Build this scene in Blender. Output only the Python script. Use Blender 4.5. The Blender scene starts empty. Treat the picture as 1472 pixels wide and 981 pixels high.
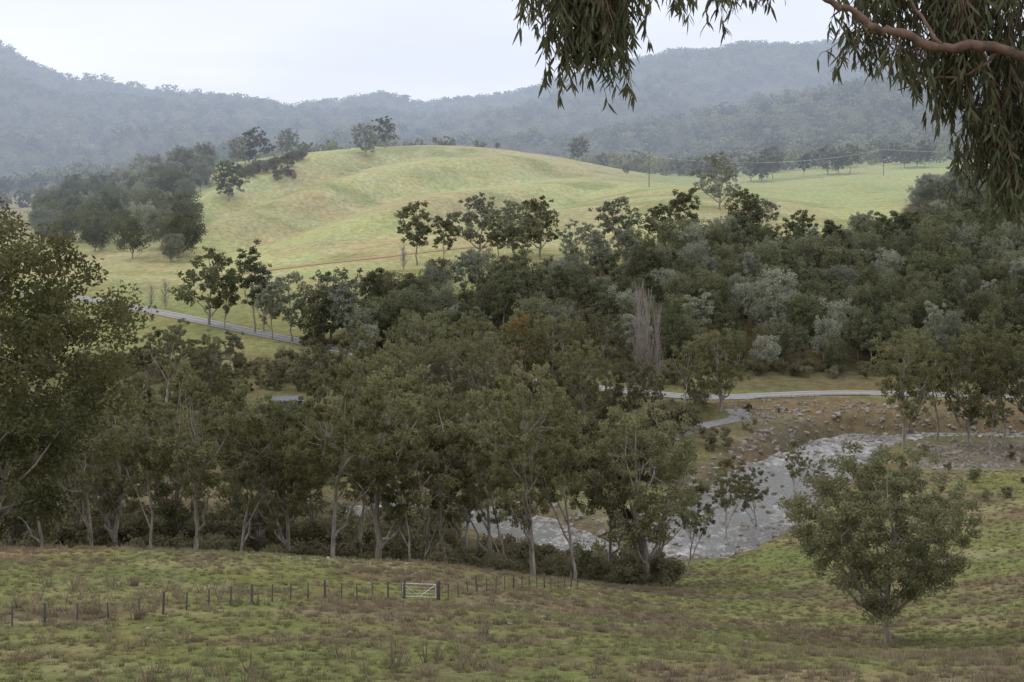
import bpy, math, numpy as np
from mathutils import Vector
rng = np.random.default_rng(7)
scene = bpy.context.scene
F = 2330.0     # u values below are image pixel columns, each 1/2330 of tangent, measured from the image centre column at 736
def BX(u, Y): return (np.asarray(u, float)-736.0)/F*np.asarray(Y, float)

# ---------------------------------------------------------------- noise
def _hash(ix, iy, s):
    h = (ix.astype(np.int64)*374761393 + iy.astype(np.int64)*668265263 + s*1442695041) & 0xffffffff
    h = ((h ^ (h >> 13))*1274126177) & 0xffffffff
    return ((h ^ (h >> 16)) & 0xffff)/65535.0
def vnoise(x, y, s=0):
    x = np.asarray(x, float); y = np.asarray(y, float)
    ix = np.floor(x); iy = np.floor(y); fx = x-ix; fy = y-iy
    fx = fx*fx*(3-2*fx); fy = fy*fy*(3-2*fy)
    a = _hash(ix, iy, s); b = _hash(ix+1, iy, s); c = _hash(ix, iy+1, s); d = _hash(ix+1, iy+1, s)
    return (a*(1-fx)+b*fx)*(1-fy)+(c*(1-fx)+d*fx)*fy
def fbm(x, y, s=0, o=4):
    r = 0; a = .5; t = 0
    for i in range(o):
        r = r+a*vnoise(x*2**i, y*2**i, s+i*17); t += a; a *= .5
    return r/t
def sstep(a, b, x):
    t = np.clip((np.asarray(x, float)-a)/(b-a), 0, 1); return t*t*(3-2*t)

# ---------------------------------------------------------------- terrain
NEAR = [(-60,3),(0,-1.7),(40,-15.5),(70,-24.6),(85,-27.2)]
C = {
 -700: [(100,-28.5),(150,-36),(180,-45),(210,-55),(240,-60),(300,-60),(400,-55),(500,-50),(700,-47),(1000,-45),(1500,-38),(1700,-25)],
 0:    [(100,-29.7),(150,-37.7),(175,-46),(200,-54),(240,-60),(300,-60),(400,-56),(500,-50),(600,-49),(700,-48),(1000,-46),(1165,-45),(1500,-40),(1700,-28)],
 200:  [(100,-29.8),(150,-37.5),(175,-46),(200,-54),(240,-60),(300,-60),(400,-56),(440,-53.5),(490,-50.7),(550,-48),(600,-46),(700,-41),(800,-33),(900,-25),(1000,-33),(1200,-43),(1500,-40),(1700,-25)],
 400:  [(100,-29.6),(120,-33.5),(150,-38),(175,-46),(200,-54),(240,-60.5),(300,-60),(400,-56),(440,-53.8),(500,-50),(550,-45.5),(600,-41),(650,-36.5),(700,-31),(800,-19),(850,-12),(900,-8),(950,-9),(1100,-25),(1300,-35),(1700,-22)],
 600:  [(100,-29.9),(125,-35.7),(160,-41.2),(185,-50),(210,-58),(240,-60.8),(300,-60),(380,-56),(400,-55),(440,-52),(480,-48),(520,-44),(560,-42.0),(600,-37),(700,-25),(800,-12),(870,-3.5),(900,-2),(950,-4),(1100,-20),(1300,-35),(1700,-20)],
 800:  [(100,-30.3),(125,-36.5),(150,-42),(170,-46),(190,-52),(215,-59.5),(240,-60.8),(300,-60.5),(350,-57),(370,-56.5),(400,-54),(430,-50),(460,-45),(490,-40.5),(540,-39.5),(600,-37),(700,-31),(800,-20),(900,-10.5),(950,-9),(1100,-22),(1300,-30),(1700,-18)],
 1000: [(100,-31),(125,-38),(150,-44),(180,-51),(200,-55),(225,-60),(240,-60.8),(300,-60.5),(340,-57.5),(355,-57),(380,-56),(400,-54),(430,-49),(460,-43.5),(500,-37),(540,-34),(600,-29.5),(660,-22),(700,-18),(760,-20),(900,-28),(1000,-26),(1200,-25),(1500,-20),(1700,0)],
 1200: [(100,-32),(125,-39.5),(150,-45),(180,-50.5),(220,-57),(250,-60),(300,-60.6),(340,-59),(355,-57),(380,-56),(400,-54),(430,-49.5),(460,-44.5),(500,-41),(560,-39),(620,-36),(680,-32),(750,-29.5),(850,-24),(950,-18.5),(1000,-16),(1100,-19),(1300,-8),(1500,12),(1700,38)],
 1472: [(100,-32),(125,-38.5),(150,-43.5),(180,-48),(220,-52),(260,-55.5),(290,-59),(300,-60.5),(340,-59.5),(355,-57.5),(380,-56),(400,-53),(430,-48),(460,-43),(500,-38),(560,-33),(620,-29),(680,-26),(750,-24),(850,-20),(950,-14),(1000,-13),(1100,-12),(1300,3),(1500,28),(1700,52)],
 2200: [(100,-31),(150,-40),(200,-46),(260,-54),(300,-60),(340,-59.5),(355,-57.5),(380,-56),(400,-53),(460,-42),(560,-30),(700,-22),(850,-16),(1000,-8),(1300,10),(1700,60)],
}
C = {k: NEAR+v for k, v in C.items()}
Yg = np.arange(-60, 1701, 5.0); Ug = np.arange(-700, 2201, 20.0)
cu = sorted(C); colz = np.array([np.interp(Yg, [p[0] for p in C[u]], [p[1] for p in C[u]]) for u in cu])
T = np.array([np.interp(Ug, cu, colz[:, j]) for j in range(len(Yg))]).T
def gsm(A, s, ax):
    k = np.exp(-.5*(np.arange(-3*s, 3*s+1)/s)**2); k /= k.sum(); n = len(k)//2
    pad = [(0, 0), (0, 0)]; pad[ax] = (n, n); P = np.pad(A, pad, mode='edge')
    return np.apply_along_axis(lambda m: np.convolve(m, k, 'valid'), ax, P)
T = gsm(T, 3, 0); T = gsm(T, 1, 1)
RU = [-700,0,40,90,160,240,300,420,500,550,600,700,770,850,950,1100,1200,1260,1472,2200]
RV = [60,74,98,124,130,143,146,163,152,145,157,142,126,111,91,78,72,76,80,60]
def path_pts(uy): return np.array([[float(BX(u, Y)), Y] for u, Y in uy])
def smooth_path(P, n=12):
    out = []
    Q = np.vstack([2*P[0]-P[1], P, 2*P[-1]-P[-2]])
    for i in range(1, len(Q)-2):
        for t in np.linspace(0, 1, n, endpoint=False):
            p0, p1, p2, p3 = Q[i-1:i+3]
            out.append(.5*((2*p1)+(-p0+p2)*t+(2*p0-5*p1+4*p2-p3)*t*t+(-p0+3*p1-3*p2+p3)*t**3))
    out.append(P[-1]); return np.array(out)
RIV = smooth_path(path_pts([(2100,352),(1700,340),(1472,336),(1290,335),(1195,318),(1115,293),(1050,268),(950,246),(850,243),(760,256),(690,268),(560,268),(300,262),(0,262),(-500,270)]), 8)
RZ = -62.0
ROAD = smooth_path(path_pts([(-500,640),(-150,545),(60,520),(160,500),(300,462),(430,432),(600,396),(760,376),(900,364),(1010,357),(1120,360),(1230,363),(1472,360),(1800,362),(2300,370)]), 8)
SIDE = smooth_path(path_pts([(1010,357),(1050,347),(1062,338),(1010,330),(960,318)]), 6)
TRACK = smooth_path(path_pts([(320,550),(400,560),(500,566),(600,572),(700,580),(800,600)]), 8)
def pdist(x, y, P):
    best = np.full(x.shape, 1e9); par = np.zeros(x.shape)
    for i in range(len(P)-1):
        a = P[i]; d = P[i+1]-a; L = (d**2).sum()
        t = np.clip(((x-a[0])*d[0]+(y-a[1])*d[1])/L, 0, 1)
        q = np.hypot(x-a[0]-t*d[0], y-a[1]-t*d[1]); m = q < best
        best = np.where(m, q, best); par = np.where(m, i+t, par)
    return best, par
def riv_w(u): return 10.3-4.0*(1-sstep(930, 1060, u))-1.2*(1-sstep(450, 700, u))-5.0*sstep(1200, 1300, u)
def base_h(x, y):
    x = np.asarray(x, float); y = np.asarray(y, float)
    u = np.clip(x/np.maximum(y, 30)*F+736, -700, 2199.9); Y = np.clip(y, -60, 1699.9)
    fu = (u+700)/20; iu = np.minimum(fu.astype(int), len(Ug)-2); fu = fu-iu
    fy = (Y+60)/5; iy = np.minimum(fy.astype(int), len(Yg)-2); fy = fy-iy
    z = (T[iu, iy]*(1-fu)+T[iu+1, iy]*fu)*(1-fy)+(T[iu, iy+1]*(1-fu)+T[iu+1, iy+1]*fu)*fy
    rz = (200-np.interp(u, RU, RV))*2900/F
    t = sstep(1650, 2900, y)
    z = z+(rz-z)*t-np.where(y > 2900, (y-2900)*.05, 0)
    z = z-34*np.exp(-((y-2050)/190)**2)*sstep(900, 1250, u)
    far = sstep(1150, 1700, y)
    rid = 1-np.abs(2*fbm(x/330, y/420, 3)-1)
    z = z+(rid-.78)*105*far*(1-.88*np.exp(-((y-2880)/280)**2))+(fbm(x/110, y/110, 8)-.5)*24*far*(1-.6*np.exp(-((y-2880)/200)**2))
    z = z+(fbm(x/90, y/90, 9)-.5)*4*sstep(500, 620, y)+(fbm(x/14, y/14, 5)-.5)*.9*sstep(20, 60, y)
    w = sstep(590, 650, y)*(1-sstep(830, 890, y))*(1-sstep(700, 950, u))*sstep(220, 330, u)
    ph = 2*math.pi*(y-.41*(u-300)-640+26*(fbm(x/60, y/60, 12)-.5))/112
    z = z+4.4*w*(np.sin(ph)+.25*np.sin(2*ph+.6))
    return z
def road_prof(P, s=6):
    z = base_h(P[:, 0], P[:, 1]); k = np.ones(2*s+1)/(2*s+1)
    return np.convolve(np.pad(z, s, mode='edge'), k, 'valid')
ROADZ = road_prof(ROAD); SIDEZ = road_prof(SIDE, 3); TRZ = road_prof(TRACK, 3)
def height(x, y):
    x = np.asarray(x, float); y = np.asarray(y, float); sh = x.shape
    x = x.ravel(); y = y.ravel(); z = base_h(x, y)
    m = (y > 200) & (y < 700)
    if m.any():
        xm, ym, zm = x[m], y[m], z[m]
        for P, PZ, w in ((SIDE, SIDEZ, 3), (TRACK, TRZ, 4), (ROAD, ROADZ, 4.6)):
            d, s = pdist(xm, ym, P); pz = np.interp(s, np.arange(len(P)), PZ)-.06
            k = 1-sstep(w, w+9, d); zm = zm*(1-k)+pz*k
        d, s = pdist(xm, ym, RIV)
        um = xm/ym*F+736
        wob = riv_w(um)+(fbm(xm/11, ym/11, 31)-.5)*8
        k = 1-sstep(wob-3, wob+5, d)
        zm = np.maximum(zm, -61.5)
        zm = zm*(1-k)+(-64.0)*k
        z[m] = zm
    return z.reshape(sh)
def H1(x, y): return float(height(np.array([x]), np.array([y]))[0])

# ---------------------------------------------------------------- mesh helper
def mk_mesh(name, V, Fq, mats, mi=None, tint=None, cols=None, smooth=False):
    V = np.asarray(V, np.float32); Fq = np.asarray(Fq, np.int32); n = len(Fq)
    me = bpy.data.meshes.new(name)
    me.vertices.add(len(V)); me.vertices.foreach_set('co', V.ravel())
    me.loops.add(n*4); me.loops.foreach_set('vertex_index', Fq.ravel())
    me.polygons.add(n); me.polygons.foreach_set('loop_start', np.arange(0, n*4, 4, dtype=np.int32))
    try: me.polygons.foreach_set('loop_total', np.full(n, 4, np.int32))
    except Exception: pass
    for m in mats: me.materials.append(m)
    if mi is not None: me.polygons.foreach_set('material_index', np.asarray(mi, np.int32))
    if smooth: me.polygons.foreach_set('use_smooth', np.ones(n, bool))
    if tint is not None:
        a = me.attributes.new('tint', 'FLOAT', 'POINT'); a.data.foreach_set('value', np.asarray(tint, np.float32))
    if cols is not None:
        a = me.attributes.new('ground_col', 'FLOAT_COLOR', 'POINT')
        a.data.foreach_set('color', np.hstack([cols, np.ones((len(cols), 1))]).astype(np.float32).ravel())
    me.update(calc_edges=True); return me
def add(name, me, loc=(0, 0, 0), rot=0, scl=(1, 1, 1), parent=None, coll=None):
    o = bpy.data.objects.new(name, me); o.location = loc; o.rotation_euler = (0, 0, rot); o.scale = scl
    (coll or scene.collection).objects.link(o)
    if parent: o.parent = parent
    return o
class Acc:
    def __init__(s): s.V = []; s.F = []; s.M = []; s.T = []; s.n = 0
    def put(s, V, Fq, m=0, t=.5):
        V = np.asarray(V, float); s.V.append(V); s.F.append(np.asarray(Fq)+s.n); s.M.append(np.full(len(Fq), m))
        s.T.append(np.broadcast_to(np.asarray(t, float), (len(V),)).copy()); s.n += len(V)
    def tube(s, P, R, k=6, m=0, t=.5):
        P = np.asarray(P, float); R = np.broadcast_to(np.asarray(R, float), (len(P),)); n = len(P)
        D = np.gradient(P, axis=0); D /= np.linalg.norm(D, axis=1)[:, None]+1e-9
        axes = np.array([[1, .03, .02], [.02, 1, .03], [.03, .02, 1.]]); axes /= np.linalg.norm(axes, axis=1)[:, None]
        up = axes[np.argmin(np.abs(D@axes.T).max(0))][None]
        A = np.cross(D, up); A /= np.linalg.norm(A, axis=1)[:, None]+1e-9; B = np.cross(D, A)
        th = np.arange(k)/k*2*math.pi
        V = P[:, None]+R[:, None, None]*(A[:, None]*np.cos(th)[None, :, None]+B[:, None]*np.sin(th)[None, :, None])
        i = np.arange(n-1)[:, None]*k; j = np.arange(k)[None]; j2 = (j+1) % k
        Q = np.stack([i+j, i+j2, i+k+j2, i+k+j], -1).reshape(-1, 4)
        s.put(V.reshape(-1, 3), Q, m, t)
    def box(s, c, d, rz=0, m=0):
        v = np.array([[x, y, z] for z in (-.5, .5) for x, y in ((-.5, -.5), (.5, -.5), (.5, .5), (-.5, .5))])*np.array(d)
        cs, sn = math.cos(rz), math.sin(rz)
        v = np.stack([v[:, 0]*cs-v[:, 1]*sn, v[:, 0]*sn+v[:, 1]*cs, v[:, 2]], 1)+np.array(c)
        s.put(v, [[3,2,1,0],[4,5,6,7],[0,1,5,4],[1,2,6,5],[2,3,7,6],[3,0,4,7]], m)
    def leaves(s, P, L, W, m, t, droop=.3, r=rng):
        n = len(P); a = r.normal(size=(n, 3)); a[:, 2] = a[:, 2]*.8-droop; a /= np.linalg.norm(a, axis=1)[:, None]
        b = np.cross(a, r.normal(size=(n, 3))); b /= np.linalg.norm(b, axis=1)[:, None]
        l = (L*r.uniform(.6, 1.3, n))[:, None]; w = (W*r.uniform(.6, 1.3, n))[:, None]
        V = np.stack([P-a*l/2, P+b*w/2, P+a*l/2, P-b*w/2], 1).reshape(-1, 3)
        s.put(V, np.arange(4*n).reshape(n, 4), m, np.repeat(t, 4))
    def mesh(s, name, mats, **k):
        return mk_mesh(name, np.vstack(s.V), np.vstack(s.F), mats, np.concatenate(s.M), np.concatenate(s.T), **k)

# ---------------------------------------------------------------- materials
def newmat(name):
    m = bpy.data.materials.new(name); m.use_nodes = True; nt = m.node_tree; nt.nodes.clear()
    return m, nt, nt.nodes, nt.links
def N(nodes, t, **kw):
    n = nodes.new(t)
    for k, v in kw.items(): setattr(n, k, v)
    return n
def mixc(nodes, links, fac, a, b, blend='MIX'):
    n = nodes.new('ShaderNodeMix'); n.data_type = 'RGBA'; n.blend_type = blend
    for sock, v in ((n.inputs[0], fac), (n.inputs[6], a), (n.inputs[7], b)):
        if isinstance(v, (int, float)): sock.default_value = v
        elif isinstance(v, tuple): sock.default_value = (*v, 1)
        else: links.new(v, sock)
    return n.outputs[2]
def noise(nodes, links, vec, scale, detail=4, rough=.6):
    n = nodes.new('ShaderNodeTexNoise'); n.inputs['Scale'].default_value = scale; n.inputs['Detail'].default_value = detail
    n.inputs['Roughness'].default_value = rough
    if vec is not None: links.new(vec, n.inputs['Vector'])
    return n.outputs[0]
def ramp(nodes, links, f, a, b, ca=0., cb=1.):
    n = nodes.new('ShaderNodeMapRange'); n.inputs[1].default_value = a; n.inputs[2].default_value = b
    n.inputs[3].default_value = ca; n.inputs[4].default_value = cb; links.new(f, n.inputs[0]); return n.outputs[0]
def leafmat(name, a, b, c, rnd=.7, transl=.3, vr=(.7, 1.35), r0=0.):
    m, nt, nd, lk = newmat(name)
    at = N(nd, 'ShaderNodeAttribute', attribute_name='tint'); oi = nd.new('ShaderNodeObjectInfo')
    c1 = mixc(nd, lk, at.outputs['Fac'], a, b)
    f = ramp(nd, lk, oi.outputs['Random'], r0, 1, 0, rnd)
    c2 = mixc(nd, lk, f, c1, c)
    v = N(nd, 'ShaderNodeMath', operation='MULTIPLY'); lk.new(oi.outputs['Random'], v.inputs[0]); v.inputs[1].default_value = 7.31
    fr = N(nd, 'ShaderNodeMath', operation='FRACT'); lk.new(v.outputs[0], fr.inputs[0])
    hs = nd.new('ShaderNodeHueSaturation'); lk.new(ramp(nd, lk, fr.outputs[0], 0, 1, *vr), hs.inputs['Value']); lk.new(c2, hs.inputs['Color'])
    d = nd.new('ShaderNodeBsdfDiffuse'); t = nd.new('ShaderNodeBsdfTranslucent'); mx = nd.new('ShaderNodeMixShader')
    lk.new(hs.outputs[0], d.inputs[0]); lk.new(hs.outputs[0], t.inputs[0]); mx.inputs[0].default_value = transl
    lk.new(d.outputs[0], mx.inputs[1]); lk.new(t.outputs[0], mx.inputs[2])
    o = nd.new('ShaderNodeOutputMaterial'); lk.new(mx.outputs[0], o.inputs[0]); return m
def surfmat(name, a, b, scale, rough=.85, bump=.3, stretch=None, metallic=0):
    m, nt, nd, lk = newmat(name); g = nd.new('ShaderNodeNewGeometry')
    vec = g.outputs['Position']
    if stretch:
        mp = nd.new('ShaderNodeMapping'); mp.inputs['Scale'].default_value = stretch; lk.new(vec, mp.inputs[0]); vec = mp.outputs[0]
    n = noise(nd, lk, vec, scale, 6, .65); col = mixc(nd, lk, ramp(nd, lk, n, .35, .65), a, b)
    p = nd.new('ShaderNodeBsdfPrincipled'); lk.new(col, p.inputs['Base Color']); p.inputs['Roughness'].default_value = rough
    p.inputs['Metallic'].default_value = metallic
    bp = nd.new('ShaderNodeBump'); bp.inputs['Strength'].default_value = bump; lk.new(n, bp.inputs['Height']); lk.new(bp.outputs[0], p.inputs['Normal'])
    o = nd.new('ShaderNodeOutputMaterial'); lk.new(p.outputs[0], o.inputs[0]); return m
M_leafN = leafmat('eucalyptus_leaf_near', (.078, .082, .038), (.215, .212, .105), (.165, .168, .10), .75)
M_leafB = leafmat('eucalyptus_leaf_dark', (.050, .055, .028), (.14, .14, .066), (.09, .095, .05), .3)
M_leafM = leafmat('eucalyptus_leaf_mid', (.086, .098, .050), (.19, .20, .118), (.31, .33, .265), .85, vr=(.72, 1.25), r0=.55)
M_leafF = leafmat('eucalyptus_leaf_far', (.10, .115, .055), (.19, .20, .105), (.21, .21, .125), .8, vr=(.45, 1.7))
M_leafH = leafmat('eucalyptus_hanging_leaf', (.048, .056, .030), (.125, .135, .078), (.09, .10, .055), .3, .25)
M_aut = leafmat('autumn_leaf', (.18, .12, .05), (.24, .17, .07), (.20, .13, .06), .5)
M_scrub = leafmat('scrub_leaf', (.085, .085, .045), (.18, .178, .10), (.20, .185, .12), .8)
M_gG = leafmat('tussock_green', (.16, .17, .08), (.25, .255, .13), (.24, .23, .13), .8)
M_gB = leafmat('tussock_dry', (.155, .13, .085), (.29, .25, .17), (.20, .165, .12), .8)
M_bark = surfmat('gum_bark', (.14, .12, .10), (.35, .32, .28), 1.2, stretch=(3, 3, .5))
M_barkR = surfmat('branch_bark', (.06, .04, .03), (.20, .125, .09), 9)
M_bare = surfmat('bare_twigs', (.26, .235, .21), (.38, .345, .31), 2)
M_wood = surfmat('weathered_post', (.035, .03, .026), (.09, .08, .07), 6)
M_steel = surfmat('galvanised_steel', (.55, .56, .58), (.72, .72, .72), 5, .5, .05)
M_wire = surfmat('old_wire', (.12, .11, .10), (.22, .2, .18), 5, .6, .05)
M_rail = surfmat('mossy_rail', (.16, .17, .10), (.30, .30, .24), 1.5, .7, .1)
M_rock = surfmat('river_rock', (.12, .105, .09), (.28, .26, .23), 1.3, .9, .6)
M_asph = surfmat('asphalt', (.14, .14, .145), (.21, .21, .215), .7, .8, .15)
M_paint = surfmat('road_paint', (.6, .6, .58), (.75, .75, .73), 3, .7, .05)
M_dirt = surfmat('red_dirt', (.25, .155, .095), (.36, .25, .16), .3)
M_shed = surfmat('shed_sheet', (.035, .06, .065), (.05, .08, .085), 1.5, .5, .1)
M_roof = surfmat('shed_roof', (.05, .07, .08), (.09, .11, .12), 1.5, .5, .1)
M_tank = surfmat('tank_green', (.05, .11, .075), (.06, .13, .09), 1, .5, .05)
M_white = surfmat('white_paint', (.7, .7, .7), (.82, .82, .8), 1, .6, .05)
M_dark = surfmat('dark_opening', (.01, .01, .012), (.02, .02, .02), 1, .6, .05)

# ground material
mg, nt, nd, lk = newmat('ground_grass')
g = nd.new('ShaderNodeNewGeometry'); pos = g.outputs['Position']
at = N(nd, 'ShaderNodeAttribute', attribute_name='ground_col')
n1 = noise(nd, lk, pos, .05, 5, .6); n2 = noise(nd, lk, pos, .45, 6, .7); n3 = noise(nd, lk, pos, 3.5, 5, .75)
c = mixc(nd, lk, 1.0, at.outputs['Color'], mixc(nd, lk, ramp(nd, lk, n2, .32, .68), (.68, .66, .63), (1.25, 1.25, 1.19)), 'MULTIPLY')
c = mixc(nd, lk, 1.0, c, mixc(nd, lk, ramp(nd, lk, n3, .3, .7), (.62, .61, .60), (1.35, 1.36, 1.33)), 'MULTIPLY')
c = mixc(nd, lk, 1.0, c, mixc(nd, lk, ramp(nd, lk, n1, .35, .65), (1.06, .98, .90), (.95, 1.03, .98)), 'MULTIPLY')
d = nd.new('ShaderNodeBsdfDiffuse'); lk.new(c, d.inputs[0])
bp = nd.new('ShaderNodeBump'); bp.inputs['Strength'].default_value = .7; bp.inputs['Distance'].default_value = .35
ad = N(nd, 'ShaderNodeMath', operation='ADD'); lk.new(n2, ad.inputs[0]); lk.new(n3, ad.inputs[1]); lk.new(ad.outputs[0], bp.inputs['Height'])
lk.new(bp.outputs[0], d.inputs['Normal'])
o = nd.new('ShaderNodeOutputMaterial'); lk.new(d.outputs[0], o.inputs[0])

# water
mw, nt, nd, lk = newmat('river_water')
g = nd.new('ShaderNodeNewGeometry'); pos = g.outputs['Position']
mp = nd.new('ShaderNodeMapping'); mp.inputs['Scale'].default_value = (1, .5, 1); mp.inputs['Rotation'].default_value = (0, 0, .5); lk.new(pos, mp.inputs[0])
w1 = noise(nd, lk, mp.outputs[0], .8, 9, .75); w2 = noise(nd, lk, mp.outputs[0], .07, 3, .5)
sm = N(nd, 'ShaderNodeMath', operation='ADD'); lk.new(w1, sm.inputs[0]); lk.new(ramp(nd, lk, w2, .3, .7, -.10, .10), sm.inputs[1])
foam = ramp(nd, lk, sm.outputs[0], .51, .78)
p = nd.new('ShaderNodeBsdfPrincipled'); lk.new(mixc(nd, lk, foam, (.10, .105, .095), (.48, .49, .49)), p.inputs['Base Color'])
lk.new(ramp(nd, lk, foam, 0, 1, .24, .7), p.inputs['Roughness'])
bp = nd.new('ShaderNodeBump'); bp.inputs['Strength'].default_value = .8; bp.inputs['Distance'].default_value = .3; lk.new(w1, bp.inputs['Height']); lk.new(bp.outputs[0], p.inputs['Normal'])
o = nd.new('ShaderNodeOutputMaterial'); lk.new(p.outputs[0], o.inputs[0])

# ---------------------------------------------------------------- ground mesh
ys = np.concatenate([np.arange(-60, 50, 5), np.arange(50, 600, 2.0), np.arange(600, 1000, 4), np.arange(1000, 3400, 18), np.arange(3400, 6600, 200)])
ss = np.linspace(-1, 1, 431); ts = ss*.5+.5*ss**3
Yv = np.repeat(ys[:, None], len(ts), 1); Xv = ts[None]*(.9*(Yv+110))
Zv = height(Xv, Yv)
x = Xv.ravel(); y = Yv.ravel(); u = x/np.maximum(y, 30)*F+736
def cc(*c): return np.array(c)[None]
patch = fbm(x/9, y/6, 41, 5)[:, None]; patch2 = fbm(x/40, y/30, 43, 4)[:, None]
green = cc(.16, .178, .08); brown = cc(.16, .138, .095); pale = cc(.25, .235, .15)  # near grass colours kept darker, cloud shade painted into them
col = green+(brown-green)*sstep(.44, .58, .6*patch+.4*patch2)
col = col+(pale-col)*sstep(.50, .68, fbm(x/14, y/8, 47)[:, None])*.6
hill = sstep(490, 560, y)[:, None]*(1-sstep(1100, 1250, y))[:, None]
hc = cc(.39, .41, .225); hc = hc+(cc(.38, .35, .22)-hc)*sstep(.42, .60, fbm(x/50, y/35, 51)[:, None]); hc = hc+(cc(.25, .28, .145)-hc)*sstep(.50, .66, fbm(x/30, y/22, 57)[:, None])*.8  # pale dry grass, with the hill's sunlight painted in as brighter colour
hc = hc+(cc(.46, .44, .29)-hc)*sstep(.55, .68, fbm(x/16, y/9, 58)[:, None])*.6
rp = (sstep(850, 1000, u)*sstep(640, 760, y))[:, None]; hc = hc*(1-.6*rp)+cc(.30, .36, .18)*.6*rp
lowl = (sstep(400, 430, y)*(1-sstep(500, 545, y)))[:, None]
col = col*(1-lowl)+cc(.23, .24, .125)*lowl
col = col*(1-hill)+hc*hill
lf = (sstep(600, 900, y)*(1-sstep(40, 130, u)))[:, None]; col = col*(1-lf)+cc(.26, .24, .16)*lf
mt = sstep(1150, 1300, y)[:, None]; col = col*(1-mt)+cc(.10, .10, .06)*mt
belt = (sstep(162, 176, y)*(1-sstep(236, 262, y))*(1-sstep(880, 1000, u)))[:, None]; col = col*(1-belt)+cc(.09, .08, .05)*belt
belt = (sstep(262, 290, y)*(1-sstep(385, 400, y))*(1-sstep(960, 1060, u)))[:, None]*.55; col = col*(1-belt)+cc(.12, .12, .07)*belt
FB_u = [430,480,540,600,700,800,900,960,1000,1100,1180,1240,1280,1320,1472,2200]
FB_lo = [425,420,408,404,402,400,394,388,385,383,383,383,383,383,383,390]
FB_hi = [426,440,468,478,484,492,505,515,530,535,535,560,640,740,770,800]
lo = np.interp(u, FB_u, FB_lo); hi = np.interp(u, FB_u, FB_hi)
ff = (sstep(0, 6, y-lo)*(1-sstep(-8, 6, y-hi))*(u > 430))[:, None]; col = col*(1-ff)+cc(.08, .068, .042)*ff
dr, _ = pdist(x, y, RIV); kb = (1-sstep(2, 9, dr-riv_w(u)))[:, None]*(y > 200)[:, None]; col = col*(1-kb)+cc(.14, .12, .09)*kb
eb = (sstep(336, 343, y)*(1-sstep(354, 359, y))*sstep(1040, 1090, u))[:, None]; col = col*(1-eb)+cc(.17, .14, .095)*eb
eb = (sstep(362, 370, y)*(1-sstep(384, 390, y))*sstep(1000, 1060, u))[:, None]; col = col*(1-eb)+cc(.14, .13, .08)*eb
gb = (sstep(290, 297, y)*(1-sstep(316, 326, y))*sstep(1290, 1340, u))[:, None]; col = col*(1-gb)+cc(.20, .18, .155)*gb
dt, _ = pdist(x, y, TRACK); tb = (1-sstep(4, 7, dt))[:, None]*.6; col = col*(1-tb)+cc(.28, .21, .13)*tb
wet = (1-sstep(6, 12, np.hypot(x-float(BX(60,148)), (y-146)*1.6)))[:, None]; col = col*(1-wet*.5)+cc(.26, .15, .09)*wet*.5
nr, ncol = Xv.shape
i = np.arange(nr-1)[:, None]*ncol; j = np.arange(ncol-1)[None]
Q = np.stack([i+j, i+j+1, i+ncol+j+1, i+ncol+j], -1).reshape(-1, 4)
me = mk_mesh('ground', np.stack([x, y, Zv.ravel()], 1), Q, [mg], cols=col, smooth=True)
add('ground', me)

def ribbon(name, P, Z, off, w0, w1, mat, nseg=3):
    s = np.arange(len(P)); fs = np.linspace(0, len(P)-1, len(P)*nseg)
    X = np.interp(fs, s, P[:, 0]); Y = np.interp(fs, s, P[:, 1]); Zz = np.interp(fs, s, Z)+off
    D = np.stack([np.gradient(X), np.gradient(Y)], 1); D /= np.linalg.norm(D, axis=1)[:, None]
    Nn = np.stack([-D[:, 1], D[:, 0]], 1); n = len(X)
    L = np.stack([X+Nn[:, 0]*w0, Y+Nn[:, 1]*w0, Zz], 1); R = np.stack([X+Nn[:, 0]*w1, Y+Nn[:, 1]*w1, Zz], 1)
    V = np.vstack([L, R]); q = np.arange(n-1); Fq = np.stack([q+n, q+n+1, q+1, q], 1)
    add(name, mk_mesh(name, V, Fq, [mat], smooth=True))
# the river is one level sheet; the banks rise through it
add('river', mk_mesh('river', [[-190, 215, RZ], [290, 215, RZ], [290, 352, RZ], [-190, 352, RZ]], [[0, 1, 2, 3]], [mw]))
ribbon('road', ROAD, ROADZ, .06, -3.3, 3.3, M_asph)
ribbon('side_road', SIDE, SIDEZ, .03, -2.2, 2.2, M_asph)
ribbon('dirt_track', TRACK, TRZ, .08, -2.2, 2.2, M_dirt)
for k, (a, b) in enumerate([(2.85, 3.0), (-3.0, -2.85), (-.07, .07)]):
    ribbon('road_line', ROAD, ROADZ, .066, a, b, M_paint)

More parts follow.
